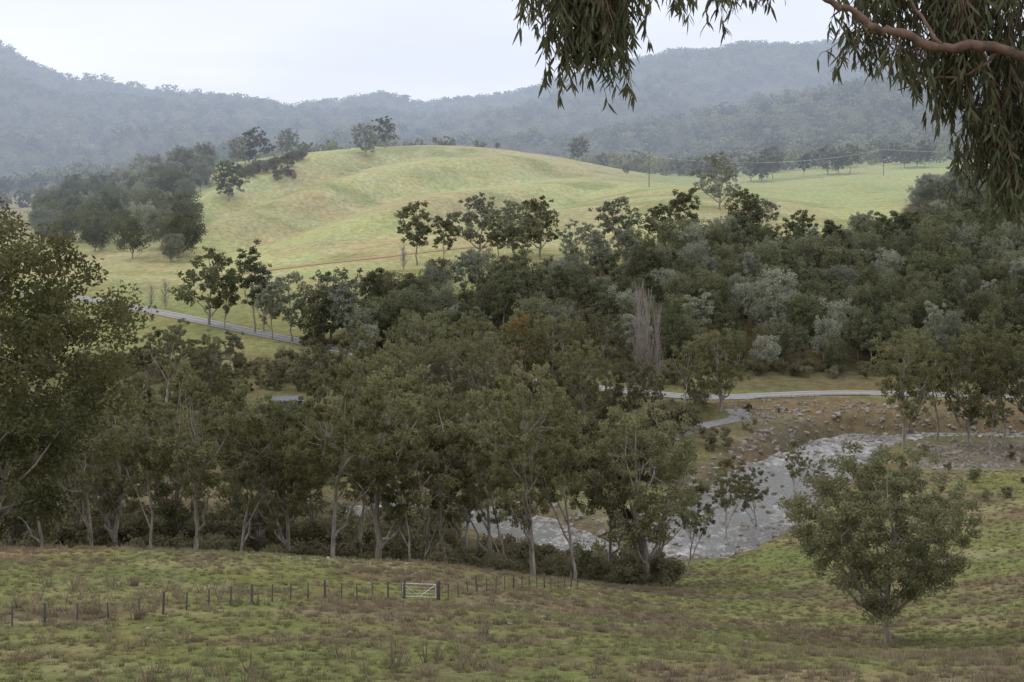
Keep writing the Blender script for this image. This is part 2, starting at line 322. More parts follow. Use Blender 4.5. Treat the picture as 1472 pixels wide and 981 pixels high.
# ---------------------------------------------------------------- trees
def tree_mesh(name, seed, H, R, lo, ncl, nleaf, L, W, tr, mats, rc=.2, lean=.05, sides=7, flat=.75, shell=.35, topw=.0, tight=.45, lobr=(.55, 1.2)):
    r = np.random.default_rng(seed); A = Acc()
    ln = r.normal(size=2)*lean*H
    th = np.linspace(0, 1, 9); wob = np.cumsum(r.normal(size=(9, 2))*.014*H, 0); wob -= wob[0]
    topz = .82*H
    TP = np.stack([ln[0]*th**1.5+wob[:, 0], ln[1]*th**1.5+wob[:, 1], -1.0+(topz+1)*th], 1)
    A.tube(TP, tr*(1-.88*th**.8)*np.where(th < .05, 1.5, 1), sides)
    tp = lambda z: np.array([np.interp(z, TP[:, 2], TP[:, 0]), np.interp(z, TP[:, 2], TP[:, 1]), z])
    cz = (lo+1)/2*H; hz = (1-lo)/2*H*.98; Cs = []
    tries = 0; sepd = 1.25*R/ncl**(1/3)
    lob = r.uniform(lobr[0], lobr[1], 7); la = r.uniform(0, 6.28)
    while len(Cs) < ncl and tries < 4000:
        tries += 1
        v = r.normal(size=3); v /= np.linalg.norm(v); rr = r.uniform(shell, 1)**.7
        ang = (math.atan2(v[1], v[0])+la) % (2*math.pi); lf = np.interp(ang, np.linspace(0, 2*math.pi, 8), np.append(lob, lob[0]))
        p = np.array([v[0]*R*lf*(1+topw*v[2]), v[1]*R*lf*(1+topw*v[2]), v[2]*hz])*rr*.9+np.array([ln[0]*.8, ln[1]*.8, cz])
        if p[2] < lo*H*.85: continue
        if all(np.linalg.norm((p-q)*[1, 1, 1.2]) > sepd for q in Cs): Cs.append(p)
        if tries % 400 == 0: sepd *= .85
    Cs = np.array(Cs)
    nm = max(4, ncl//6); seeds = Cs[r.choice(len(Cs), nm, replace=False)]
    asg = np.argmin(((Cs[:, None]-seeds[None])**2).sum(-1), 1)
    for k in range(nm):
        S = Cs[asg == k]
        if len(S) == 0: continue
        e = S.mean(0); e[2] -= .05*H
        z0 = np.clip(e[2]-np.hypot(e[0], e[1])*r.uniform(.9, 1.5)-.05*H, .16*H*(.6+.8*lo), topz*.92)
        s0 = tp(z0); mid_ = s0+(e-s0)*.45+np.array([0, 0, -.02*H])+r.normal(size=3)*.02*H
        t = np.linspace(0, 1, 7)[:, None]; P = (1-t)**2*s0+2*t*(1-t)*mid_+t*t*e; P[1:-1] += r.normal(size=(5, 3))*.008*H
        rb = tr*.55*(1-z0/H)+.02; A.tube(P, np.linspace(rb, rb*.4, 7), 5)
        for q in S:
            i0 = r.integers(3, 7); s1 = P[i0]; m1 = (s1+q)/2+r.normal(size=3)*.02*H-np.array([0, 0, .015*H])
            P2 = (1-t)**2*s1+2*t*(1-t)*m1+t*t*q; A.tube(P2[::2], np.linspace(rb*.42, .015+rb*.08, 4), 4)
    for q in Cs:
        c = rc*R*r.uniform(.65, 1.35); n = int(nleaf/len(Cs)*(c/(rc*R))**1.6)
        nsub = 6; sub = r.normal(size=(nsub, 3))*c*np.array([.55, .55, .38]); tb = r.uniform(0, 1)
        w = r.integers(0, nsub, n); v = r.normal(size=(n, 3)); v /= np.linalg.norm(v, axis=1)[:, None]
        v *= (r.uniform(0, 1, n)**.45)[:, None]*c*tight; v[:, 2] *= flat
        st = r.uniform(0, .3, nsub)
        A.leaves(q+sub[w]+v, L, W, 1, np.clip(tb*.5+st[w]+r.uniform(0, .25, n), 0, 1), .35, r)
    return A.mesh(name, mats)
mN = [M_bark, M_leafN]; mM = [M_bark, M_leafM]
near = [tree_mesh('gum_a', 11, 20, 7.0, .24, 46, 13500, .34, .20, .40, mN, .205, topw=.15, tight=.40),
        tree_mesh('gum_b', 12, 20, 5.8, .32, 32, 11000, .34, .20, .34, mN, .235, .08, topw=.1, tight=.40),
        tree_mesh('gum_c', 13, 20, 5.2, .36, 24, 9000, .34, .20, .30, mN, .25, .07, topw=.2, tight=.40),
        tree_mesh('gum_d', 14, 20, 7.8, .14, 60, 19000, .34, .20, .46, mN, .2, .05),
        tree_mesh('gum_e', 15, 20, 5.0, .40, 21, 8000, .34, .20, .28, mN, .25, .10, topw=.25, tight=.40)]
big = tree_mesh('gum_big', 21, 21, 9.0, .30, 96, 70000, .21, .115, .42, [M_bark, M_leafB], .175, .03, 10, tight=.46)
rightt = tree_mesh('gum_right', 27, 16, 7.0, .13, 92, 46000, .25, .15, .30, mN, .175, .015, 9, shell=.25, tight=.5, lobr=(.88, 1.12))
mid = [tree_mesh('mid_a', 31, 14, 5.4, .12, 24, 3800, .55, .38, .28, mM, .32),
       tree_mesh('mid_b', 32, 14, 4.6, .18, 18, 3400, .55, .38, .24, mM, .34),
       tree_mesh('mid_c', 33, 14, 5.8, .08, 30, 4200, .55, .38, .28, mM, .30),
       tree_mesh('mid_d', 34, 14, 4.0, .22, 14, 2900, .50, .36, .2, mM, .38, .08)]
lump = [tree_mesh('lump_a', 131, 13, 4.8, .10, 22, 4600, .46, .34, .24, mM, .36, flat=1, tight=.62, shell=.5),
        tree_mesh('lump_b', 132, 13, 4.2, .14, 16, 4000, .46, .34, .22, mM, .40, flat=1, tight=.62, shell=.5),
        tree_mesh('lump_c', 133, 13, 5.2, .08, 28, 5000, .46, .34, .26, mM, .32, flat=1, tight=.6, shell=.5),
        mid[3]]
tall = tree_mesh('mid_tall', 35, 20, 3.6, .25, 18, 4000, .5, .3, .24, mM, .42, .04)
farp = [tree_mesh('far_%d' % k, 50+k, 12, 5.8, .10, 8, 190, 1.8, 1.4, .25, [M_bark, M_leafF], .42, sides=4) for k in range(3)]
autm = tree_mesh('autumn', 41, 12, 4, .12, 16, 3000, .4, .25, .2, [M_bark, M_aut], .38)
def bush(name, seed, H, R, n, L, mat):
    r = np.random.default_rng(seed); A = Acc()
    for k in range(11):
        a = r.uniform(0, 6.28); q = r.uniform(.1, .8)*R; e = np.array([math.cos(a)*q, math.sin(a)*q, r.uniform(.25, .9)*H])
        t = np.linspace(0, 1, 4)[:, None]; A.tube(t*e+np.array([0, 0, -.2])*(1-t), np.linspace(.04, .015, 4), 4)
        c = R*r.uniform(.22, .45); v = r.normal(size=(n//11, 3)); v /= np.linalg.norm(v, axis=1)[:, None]; v *= (r.uniform(0, 1, (n//11, 1))**.5)*c; v[:, 2] *= .9
        P = e+v; P[:, 2] = np.abs(P[:, 2]); A.leaves(P, L, L*.5, 1, np.clip(r.uniform(0, .6)+r.uniform(0, .4, n//11), 0, 1), 0, r)
    return A.mesh(name, [M_bark, mat])
bushes = [bush('bush_%d' % k, 60+k, 2.8, 2.0, 900, .34, M_scrub) for k in range(3)]
def bare(name, seed, H, spread, nb=150):
    r = np.random.default_rng(seed); A = Acc(); A.tube([[0, 0, -.5], [0, 0, H*.5], [0, .1, H]], [.22, .12, .02], 6)
    for k in range(nb):
        z = r.uniform(.08, .85)*H; a = r.uniform(0, 6.28); l = H*r.uniform(.12, .34)*(1-.5*z/H); s = spread*r.uniform(.5, 1.2)
        d = np.array([math.cos(a)*s, math.sin(a)*s, 1.]); t = np.linspace(0, 1, 4)[:, None]
        P = np.array([0, 0, z])+t*d*l+r.normal(size=(4, 3))*.05*t; A.tube(P, np.linspace(.05, .018, 4), 3)
        for m in range(4):
            b = P[r.integers(1, 4)]; e = b+np.array([math.cos(a+r.normal())*s*.8, math.sin(a+r.normal())*s*.8, 1])*l*.45; A.tube([b, (b+e)/2+r.normal(size=3)*.06, e], [.026, .02, .012], 3)
    return A.mesh(name, [M_bare])
bareT = bare('bare_poplar', 71, 20, .28, 120); bareW = bare('bare_shrub', 72, 7, .8, 60)

def plant(name, me, u, Y, H, mH, wid=1.0, sink=0.):
    X = float(BX(u, Y)); s = H/mH
    return add(name, me, (X, Y, H1(X, Y)-sink), rng.uniform(0, 6.28), (s*wid, s*wid, s))
E = 'eucalyptus_tree'
for (u0, Y, Hh, k) in [(-40,172,19,0),(55,182,17,1),(130,182,19,2),(215,188,22,4),(285,188,25,1),(345,190,20,2),(415,194,22,0),(485,184,24.5,1),(545,192,26,0),
                       (600,210,24,2),(645,200,22,4),(700,206,24,1),(765,190,27,0),(826,194,22,4),(925,200,23.5,3),(880,206,21,1),(985,220,13,2),(20,205,23,3),(165,212,25,0),(380,216,23,3),(520,222,23,1),(670,230,21,0),(250,226,23,3),(450,232,22,2),(100,232,21,0),(320,234,21,4),(590,190,17,4),(735,196,16,2)]:
    plant(E, near[k], u0, Y, Hh, 20, rng.uniform(.78, .98) if k != 3 else 1.0)
add(E, big, (float(BX(-35, 62)), 62, H1(float(BX(-35, 62)), 62)-.3), 1.0)
X = float(BX(1278, 128)); add(E, rightt, (X, 128, H1(X, 128)-.1), 2.2)
for (u0, Y, Hh, k) in [(1145,279,12,2),(1085,260,12,1),(1048,252,14,2),(1170,284,7,1),(1300,312,25,0),(1345,322,20,1),(1395,318,24,3),(1440,322,23,1),(1490,318,25,0),(1425,306,13,2),
                       (1035,344,19,3),(985,338,17,1),(240,335,21,1),(350,318,17,4),(300,345,18,3),(200,350,17,2),(140,330,18,0),(470,320,20,1),(510,345,20,4),(560,310,22,0),
                       (610,345,21,1),(650,318,22,3),(705,312,24,0),(760,330,22,4),(800,345,22,3),(840,318,21,0),(870,350,21,1),(905,330,15,3),(950,322,14,2),(730,350,20,1),(670,355,20,0),(560,362,16,1)]:
    plant(E, near[k], u0, Y, Hh, 20, rng.uniform(.8, 1.0))
for (u0, Y, Hh, k) in [(300,458,24,0),(322,452,17,3),(418,432,19,1),(392,436,15,3),(478,430,22,2),(500,424,17,1),(545,446,17,3),(520,417,12,2),(456,426,16,0),(575,420,13,2),(250,395,11,1),(330,392,10,3)]:
    plant(E, mid[k], u0, Y, Hh, 14, .95)
plant(E, tall, 366, 446, 26, 20); plant(E, tall, 380, 448, 19, 20)
for (u0, Y, Hh, k) in [(553,888,19,0),(525,840,19,2),(340,868,19,1),(368,876,22,0),(412,890,17,2),(352,880,17,2),(831,935,16,2),(625,903,5,3),(900,900,6,2),(1033,640,25,0),(328,760,21,2),
                       (600,545,22,1),(638,548,16,3),(688,556,24,0),(738,542,22,2),(775,548,22,0),(715,540,16,1),(890,520,20,1),(830,505,16,0),(985,548,19,3),(950,535,16,2),(1068,560,20,2),(1095,562,17,0),(1155,545,15,1),(1010,715,5,2),(715,905,4,2),
                       (1080,930,17,0),(1110,935,20,1),(1095,925,15,2),(1155,930,14,3),(1190,935,19,0),(1222,930,18,1),(1205,940,15,2),(1300,960,15,0),(1330,955,17,1),(1318,965,13,2)]:
    plant(E, mid[k], u0, Y, Hh, 14, 1.0)
plant('autumn_tree', autm, 757, 566, 19, 12, .8); plant('autumn_tree', autm, 738, 344, 22, 12, .6)
for (u0, Y, Hh) in [(918,352,25),(945,350,20),(930,356,23)]: plant('bare_poplar_tree', bareT, u0, Y, Hh, 20, .85)
for (u0, Y, Hh) in [(218,494,7),(238,489,9),(580,535,9)]: plant('bare_shrub', bareW, u0, Y, Hh, 7)

def coll_of(name, meshes):
    c = bpy.data.collections.new(name)
    for k, m in enumerate(meshes): c.objects.link(bpy.data.objects.new('%s_%02d' % (name, k), m))
    return c
def scatter(name, x, y, scl, coll, nproto, wid=None, sink=0., rs=3, z=None, tilt=0):
    r = np.random.default_rng(rs); n = len(x); z = (height(x, y) if z is None else z)-sink
    me = bpy.data.meshes.new(name); me.vertices.add(n); me.vertices.foreach_set('co', np.stack([x, y, z], 1).astype(np.float32).ravel())
    w = np.ones(n) if wid is None else wid
    a = me.attributes.new('iscl', 'FLOAT_VECTOR', 'POINT'); a.data.foreach_set('vector', np.stack([scl*w, scl*w, scl], 1).astype(np.float32).ravel())
    a = me.attributes.new('irot', 'FLOAT_VECTOR', 'POINT'); a.data.foreach_set('vector', np.stack([r.normal(size=n)*tilt, r.normal(size=n)*tilt, r.uniform(0, 6.28, n)], 1).astype(np.float32).ravel())
    a = me.attributes.new('iidx', 'INT', 'POINT'); a.data.foreach_set('value', r.integers(0, nproto, n).astype(np.int32))
    ob = add(name, me)
    ng = bpy.data.node_groups.new(name, 'GeometryNodeTree')
    ng.interface.new_socket('Geometry', in_out='INPUT', socket_type='NodeSocketGeometry'); ng.interface.new_socket('Geometry', in_out='OUTPUT', socket_type='NodeSocketGeometry')
    gi = ng.nodes.new('NodeGroupInput'); go = ng.nodes.new('NodeGroupOutput'); ip = ng.nodes.new('GeometryNodeInstanceOnPoints'); ci = ng.nodes.new('GeometryNodeCollectionInfo')
    ci.inputs['Collection'].default_value = coll; ci.inputs['Separate Children'].default_value = True; ci.inputs['Reset Children'].default_value = True
    def na(nm, ty):
        q = ng.nodes.new('GeometryNodeInputNamedAttribute'); q.data_type = ty; q.inputs['Name'].default_value = nm; return q.outputs[0]
    l = ng.links; l.new(gi.outputs[0], ip.inputs['Points']); l.new(ci.outputs[0], ip.inputs['Instance']); ip.inputs['Pick Instance'].default_value = True
    l.new(na('iidx', 'INT'), ip.inputs['Instance Index']); l.new(na('irot', 'FLOAT_VECTOR'), ip.inputs['Rotation']); l.new(na('iscl', 'FLOAT_VECTOR'), ip.inputs['Scale'])
    l.new(ip.outputs[0], go.inputs[0]); md = ob.modifiers.new('scatter', 'NODES'); md.node_group = ng
    return ob
cm = coll_of('woodland_trees', mid); cl_ = coll_of('bank_trees', lump); cf = coll_of('mountain_trees', farp); cb = coll_of('scrub_bushes', bushes)
def sample(n, u0, u1, y0, y1, r, p=1):
    Y = (r.uniform(y0**(p+1), y1**(p+1), n))**(1/(p+1)); U = r.uniform(u0, u1, n); return U, Y, BX(U, Y)
def thin(X, Y, d):
    keep = []; cell = {}
    for i in range(len(X)):
        k = (int(X[i]//d), int(Y[i]//d)); ok = True
        for a in (-1, 0, 1):
            for b in (-1, 0, 1):
                for j in cell.get((k[0]+a, k[1]+b), ()):
                    if (X[i]-X[j])**2+(Y[i]-Y[j])**2 < d*d: ok = False; break
        if ok: keep.append(i); cell.setdefault(k, []).append(i)
    return np.array(keep)
r = np.random.default_rng(5)
U, Y, X = sample(12000, 430, 2000, 380, 800, r); m = (Y > np.interp(U, FB_u, FB_lo)) & (Y < np.interp(U, FB_u, FB_hi)-4); m &= ~((U > 1235) & (U < 1330) & (Y > 580) & (Y < 690)); X, Y = X[m], Y[m]
k = thin(X, Y, 6.3); scatter('bank_forest', X[k], Y[k], r.uniform(.6, 1.2, len(k)), cl_, 4, r.uniform(.8, 1.05, len(k)), .8)
U, Y, X = sample(3000, -100, 300, 590, 900, r); m = (U > 60) & (U < np.interp(Y, [590, 640, 700, 760, 820, 860, 900], [275, 275, 270, 265, 290, 300, 290])) & (Y > np.interp(U, [-100, 100, 180, 300], [760, 690, 600, 590]))
m &= fbm(X/40, Y/40, 77) > .41; X, Y = X[m], Y[m]; k = thin(X, Y, 12); scatter('hillside_wood', X[k], Y[k], r.uniform(.9, 1.5, len(k)), cl_, 3, None, .3)
U, Y, X = sample(9000, -400, 2000, 980, 1320, r); m = (fbm(X/70, Y/70, 81) > .50) | ((U > 850) & (Y > 1080)); m &= ~((U < 70) & (Y < 1160) & (Y > 1060)); X, Y = X[m], Y[m]; k = thin(X, Y, 11); scatter('valley_woodland', X[k], Y[k], r.uniform(.7, 1.2, len(k)), cf, 3, None, .3)
U, Y, X = sample(50000, -250, 1750, 1300, 2960, r, 1); k = thin(X, Y, 13); k = k[fbm(X[k]/60, Y[k]/60, 66) > .30]; scatter('mountain_forest', X[k], Y[k], r.uniform(.6, 1.3, len(k)), cf, 3, r.uniform(.95, 1.4, len(k)), .5)
U, Y, X = sample(420, -150, 960, 190, 232, r); scatter('riverside_scrub', X, Y, r.uniform(.4, 1.5, len(X)), cb, 3, None, .1)
U, Y, X = sample(420, -150, 640, 222, 250, r); d, _ = pdist(X, Y, RIV); m = d > 8; scatter('streambank_scrub', X[m], Y[m], r.uniform(.9, 1.9, m.sum()), cb, 3, None, .1)
U, Y, X = sample(650, 100, 1075, 268, 400, r); d, _ = pdist(X, Y, RIV); d2, _ = pdist(X, Y, ROAD); m = (d > 15) & (d2 > 8) & ~((U > 340) & (U < 440) & (Y > 318) & (Y < 362)) & ~((U > 1010) & (Y > 326)); scatter('far_bank_scrub', X[m], Y[m], r.uniform(.6, 1.9, m.sum()), cb, 3, None, .1)
U, Y, X = sample(60, 345, 440, 790, 850, r); scatter('hill_scrub', X, Y, r.uniform(.9, 2.0, len(X)), cb, 3, None, .1)
U, Y, X = sample(340, 430, 2000, 0, 10, r); Y = Y+np.interp(U, FB_u, FB_lo)-5; X = BX(U, Y); scatter('forest_edge_scrub', X, Y, r.uniform(.3, 1.2, len(X)), cb, 3, None, .1)
U, Y, X = sample(60, 960, 1500, 240, 345, r); d, _ = pdist(X, Y, RIV); m = (d > 14); scatter('streamside_bushes', X[m], Y[m], r.uniform(.25, .8, m.sum()), cb, 3, None, .1)

def tuss(name, seed, n, h, w, mat):
    r = np.random.default_rng(seed); A = Acc()
    a = r.uniform(0, 6.28, n); q = r.uniform(0, w, n); b = np.stack([np.cos(a)*q, np.sin(a)*q, np.full(n, -.02)], 1)
    hh = h*r.uniform(.5, 1.2, n); a2 = a+r.normal(size=n)*.6; ln = r.uniform(.15, .7, n)*hh
    t = b+np.stack([np.cos(a2)*ln, np.sin(a2)*ln, hh], 1); a3 = r.uniform(0, 6.28, n); wv = np.stack([np.cos(a3), np.sin(a3), 0*a3], 1)*(.018+.02*h)
    V = np.stack([b-wv, b+wv, t+wv*.15, t-wv*.15], 1).reshape(-1, 3); A.put(V, np.arange(4*n).reshape(n, 4), 0, np.repeat(r.uniform(0, 1, n), 4)); return A.mesh(name, [mat])
cg = coll_of('green_tussock', [tuss('tg%d' % k, 80+k, 40, .2, .25, M_gG) for k in range(2)])
cd = coll_of('dry_tussock', [tuss('td%d' % k, 85+k, 42, .30, .34, M_gB) for k in range(3)])
cs = coll_of('dry_stalk', [tuss('ts%d' % k, 95+k, 9, 1.1, .25, M_gB) for k in range(2)])
U, Y, X = sample(32000, -150, 1650, 55, 290, r, .4)
pt = fbm(X/9, Y/6, 41, 5)*.6+fbm(X/40, Y/30, 43, 4)*.4; d, _ = pdist(X, Y, RIV)
ok = (d > 16); m = ok & (pt > .52+r.normal(size=len(X))*.05); scatter('dry_grass', X[m], Y[m], r.uniform(.35, 1.3, m.sum()), cd, 3, tilt=.1)
m = ok & ~m; scatter('green_grass', X[m], Y[m], r.uniform(.5, 1.4, m.sum()), cg, 2, tilt=.1)
U, Y, X = sample(700, -100, 700, 70, 120, r); m = fbm(X/7, Y/7, 95) > .50; scatter('dry_weed_stalks', X[m], Y[m], r.uniform(.5, 1.2, m.sum()), cs, 2)
def rock(name, seed):
    import bmesh
    r = np.random.default_rng(seed); bm = bmesh.new(); bmesh.ops.create_icosphere(bm, subdivisions=2, radius=.5)
    pl = r.normal(size=(9, 3)); pl /= np.linalg.norm(pl, axis=1)[:, None]
    for v in bm.verts:
        c = np.array(v.co)
        for q in pl:
            dd = c@q-.34
            if dd > 0: c = c-q*dd
        v.co = Vector(c*[1.2, .9, .75])
    me = bpy.data.meshes.new(name); bm.to_mesh(me); bm.free(); me.materials.append(M_rock); return me
cr = coll_of('rocks', [rock('rk%d' % k, k) for k in range(4)])
U, Y, X = sample(14000, 700, 1700, 225, 354, r); d, _ = pdist(X, Y, RIV); d2, _ = pdist(X, Y, ROAD); ww = riv_w(U)
m = ((d > ww-2) & (d < ww+5) | ((U > 1050) & (U < 1290) & (Y > 332) & (Y < 353)) | ((U > 1310) & (Y > 294) & (Y < 322))) & (d2 > 5) & (r.uniform(size=len(X)) < .6)
zz = np.maximum(height(X[m], Y[m]), RZ-.1); scatter('river_boulders', X[m], Y[m], r.uniform(.3, 1.35, m.sum())**1.7, cr, 4, z=zz, tilt=.4)
U, Y, X = sample(900, 950, 1300, 240, 335, r); d, _ = pdist(X, Y, RIV); m = (d < 10) & (r.uniform(size=len(X)) < .3); scatter('midstream_rocks', X[m], Y[m], r.uniform(.4, 1.6, m.sum()), cr, 4, z=np.full(m.sum(), RZ+.0), tilt=.3)
U, Y, X = sample(120, 200, 1100, 90, 160, r); scatter('field_stones', X, Y, r.uniform(.15, .5, len(X)), cr, 4, tilt=.3)

# ---------------------------------------------------------------- fence and gate
FP = path_pts([(-120,94),(18,98),(200,102),(400,112),(560,123.5),(579,125)]); FP2 = path_pts([(629,126.5),(700,137),(760,147),(830,162)])
def fence(P, sp, name):
    seg = np.r_[0, np.cumsum(np.hypot(*np.diff(P, axis=0).T))]; n = int(seg[-1]/sp); s = np.linspace(0, seg[-1], n+1)
    X = np.interp(s, seg, P[:, 0]); Y = np.interp(s, seg, P[:, 1]); Z = height(X, Y)
    rt = bpy.data.objects.new(name, None); scene.collection.objects.link(rt); A = Acc()
    for i in range(n+1):
        thick = .085 if i % 4 == 0 else .052; hh = (1.38 if i % 4 == 0 else 1.2)*rng.uniform(.93, 1.06)
        lx, ly = rng.normal(size=2)*.05; A.tube([[X[i], Y[i], Z[i]-.3], [X[i]+lx, Y[i]+ly, Z[i]+hh], [X[i]+lx, Y[i]+ly, Z[i]+hh+.01]], [thick, thick, .005], 6)
    add('posts', A.mesh('posts', [M_wood]), parent=rt); W = Acc()
    for h in (.35, .7, 1.05):
        W.tube(np.stack([X, Y, Z+h], 1), .0045, 3)
    add('wires', W.mesh('wires', [M_wire]), parent=rt)
fence(FP, 1.95, 'farm_fence'); fence(FP2, 2.2, 'farm_fence')
a = FP[-1]; b = FP2[0]; za = H1(*a); zb = H1(*b); rt = bpy.data.objects.new('farm_gate', None); scene.collection.objects.link(rt)
G = Acc(); a3 = np.array([*a, za+.18]); b3 = np.array([*b, zb+.18]); b3 = a3+(b3-a3)*.95; upv = np.array([0, 0, 1.0])
for f in (0, .25, .5, .75, 1): G.tube([a3+upv*f, b3+upv*f], .026 if f in (0, 1) else .010, 6)
G.tube([a3, a3+upv], .026, 6); G.tube([b3, b3+upv], .026, 6); G.tube([a3+upv, (a3+b3)/2], .022, 6); G.tube([(a3+b3)/2, b3+upv], .022, 6)
add('frame', G.mesh('frame', [M_steel]), parent=rt); G = Acc()
for p, z in ((a, za), (b, zb)): G.tube([[p[0]+.1, p[1]+.12, z-.3], [p[0]+.1, p[1]+.12, z+1.45], [p[0]+.1, p[1]+.12, z+1.47]], [.12, .12, .01], 8)
add('gate_posts', G.mesh('gate_posts', [M_wood]), parent=rt)

# ---------------------------------------------------------------- shed, tank, house, power line, road barrier
def building(name, u0, Y, w, d, h, rh, rz, mw_, mr):
    X = float(BX(u0, Y)); z = H1(X, Y)-.1; rt = bpy.data.objects.new(name, None); rt.location = (X, Y, z); rt.rotation_euler = (0, 0, rz); scene.collection.objects.link(rt)
    A = Acc(); A.box((0, 0, h/2), (w, d, h)); A.put([[-w/2, -d/2, h], [-w/2, d/2, h], [-w/2, 0, h+rh-.05], [-w/2, 0, h+rh-.05]], [[0, 1, 2, 3]]); A.put([[w/2, -d/2, h], [w/2, d/2, h], [w/2, 0, h+rh-.05], [w/2, 0, h+rh-.05]], [[0, 1, 2, 3]])
    add('walls', A.mesh('walls', [mw_]), parent=rt); A = Acc(); e = .35
    for s in (-1, 1):
        v = [[-w/2-e, s*(d/2+e), h-.1], [w/2+e, s*(d/2+e), h-.1], [w/2+e, 0, h+rh], [-w/2-e, 0, h+rh]]; A.put(v, [[0, 1, 2, 3]])
    add('roof', A.mesh('roof', [mr]), parent=rt); A = Acc(); A.box((-w*.2, -d/2-.02, 1.1), (w*.3, .04, 2.0)); A.box((w*.25, -d/2-.02, 1.6), (w*.18, .04, .8)); add('door_and_window', A.mesh('dw', [M_dark]), parent=rt)
building('farm_shed', 412, 341, 6.0, 4.5, 3.8, .6, .25, M_shed, M_roof)
building('white_farmhouse', 52, 1150, 16, 9, 3.2, 2.2, .1, M_white, M_roof)
X = float(BX(390, 330)); A = Acc(); A.tube([[0, 0, -.2], [0, 0, 2.0], [0, 0, 2.02], [0, 0, 2.4]], [1.3, 1.3, 1.3, .1], 20); add('water_tank', A.mesh('water_tank', [M_tank]), (X, 330, H1(X, 330)))
pp = []
for (u0, Y) in [(933, 760), (1270, 900), (1640, 1000)]:
    X = float(BX(u0, Y)); z = H1(X, Y); Hh = 15; A = Acc(); A.tube([[0, 0, -1], [0, 0, Hh]], [.2, .13], 8); A.box((0, 0, Hh-.8), (2.6, .14, .16)); A.tube([[-1.2, 0, Hh-.7], [-1.2, 0, Hh-.4]], .06, 6); A.tube([[1.2, 0, Hh-.7], [1.2, 0, Hh-.4]], .06, 6)
    add('power_pole', A.mesh('power_pole', [M_wood]), (X, Y, z)); pp.append((X, Y, z+Hh-.4))
W = Acc()
for q, r_ in zip(pp[:-1], pp[1:]):
    for o_ in (-1.2, 0, 1.2):
        t = np.linspace(0, 1, 20)[:, None]; P = np.array(q)*(1-t)+np.array(r_)*t; P[:, 0] += o_; P[:, 2] -= 5*4*(t*(1-t))[:, 0]; W.tube(P, .022, 3)
add('power_lines', W.mesh('power_lines', [M_steel]))
A = Acc()
gp = smooth_path(path_pts([(1062, 349), (1090, 353), (1130, 355.2), (1180, 356.8), (1250, 357.5)]), 6); gz = height(gp[:, 0], gp[:, 1])
for p, z in zip(gp, gz): A.tube([[p[0], p[1], z-.2], [p[0], p[1], z+.75]], .08, 6)
for i in range(len(gp)-1): A.tube([[gp[i][0], gp[i][1]-.1, gz[i]+.6], [gp[i+1][0], gp[i+1][1]-.1, gz[i+1]+.6]], .09, 6)
add('guard_rail', A.mesh('guard_rail', [M_rail]))

# ---------------------------------------------------------------- overhanging eucalyptus (stands just right of the viewpoint)
r = np.random.default_rng(99); A = Acc()
def sp3(pts, n=6): return smooth_path(np.array(pts, float), n)
zg = H1(5.6, 12.6)
A.tube(sp3([(5.6,12.6,zg-.4),(5.5,12.5,zg+2.5),(5.35,12.5,.2),(5.5,12.4,2.5),(5.2,12.2,5.0),(5.3,12.3,7.0)]), np.linspace(.30, .06, 31), 12)
LIMBS = [([(5.35,12.5,.1),(4.6,12.0,.46),(3.8,11.7,.56),(3.4,11.62,.67),(3.06,11.6,.65),(2.78,11.6,.76),(2.6,11.6,.80),(2.42,11.6,.93),(2.24,11.6,1.0),(1.9,11.6,1.36),(1.3,11.7,1.7),(.7,11.8,1.85)], .046, .012),
         ([(5.5,12.4,2.4),(4.6,12.3,2.35),(3.6,12.1,2.1),(2.6,12.1,2.15),(1.6,12.0,2.1),(.6,11.9,1.95),(.1,11.9,1.7)], .07, .012),
         ([(5.4,12.5,1.2),(4.9,12.2,1.5),(4.2,12.0,1.5),(3.6,11.9,1.35),(3.0,11.9,1.3)], .05, .012),
         ([(3.06,11.6,.67),(2.9,11.8,1.0),(2.6,11.9,1.25),(2.4,11.9,1.5)], .014, .006),
         ([(3.5,11.65,.62),(3.3,11.8,.46),(3.05,11.9,.44),(2.85,12.0,.36)], .012, .004),
         ([(5.4,12.4,-.3),(4.9,12.1,.1),(4.4,11.9,.35),(4.0,11.9,.3),(3.75,11.9,.15)], .035, .01),
         ([(5.3,12.4,3.5),(4.2,12.8,4.2),(3.0,13.2,4.4)], .06, .02), ([(5.2,12.2,4.5),(6.5,12.8,5.2),(7.6,13.2,5.2)], .06, .02), ([(5.5,12.4,2.8),(6.8,12.0,3.4),(7.8,11.6,3.3)], .06, .02), ([(5.3,12.3,6),(5.0,11.4,7),(4.6,10.8,7.1)], .05, .02)]
for P, a_, b_ in LIMBS:
    q = sp3(P); A.tube(q+r.normal(size=q.shape)*.007, np.linspace(a_, b_, len(q))*r.uniform(.88, 1.12, len(q)), 8)
def hleaf(P, dirn, L, W, t):
    n = len(P); d = dirn/np.linalg.norm(dirn, axis=1)[:, None]; s = np.cross(d, r.normal(size=(n, 3))); s /= np.linalg.norm(s, axis=1)[:, None]; nn = np.cross(d, s)
    L = L[:, None]; W = W[:, None]; bend = nn*r.normal(size=(n, 1))*.12*L
    V = np.stack([P, P+d*L*.3+s*W/2+bend*.5, P+d*L*.3-s*W/2+bend*.5, P+d*L*.65+s*W*.38+bend*.8, P+d*L*.65-s*W*.38+bend*.8, P+d*L+bend*.3+s*.001, P+d*L+bend*.3-s*.001, P+s*.002], 1).reshape(-1, 3)
    b = (np.arange(n)*8)[:, None, None]; Fq = (b+np.array([[0, 2, 1, 7], [1, 2, 4, 3], [3, 4, 6, 5]])[None]).reshape(-1, 4)
    A.put(V, Fq, 1, np.repeat(t, 8))
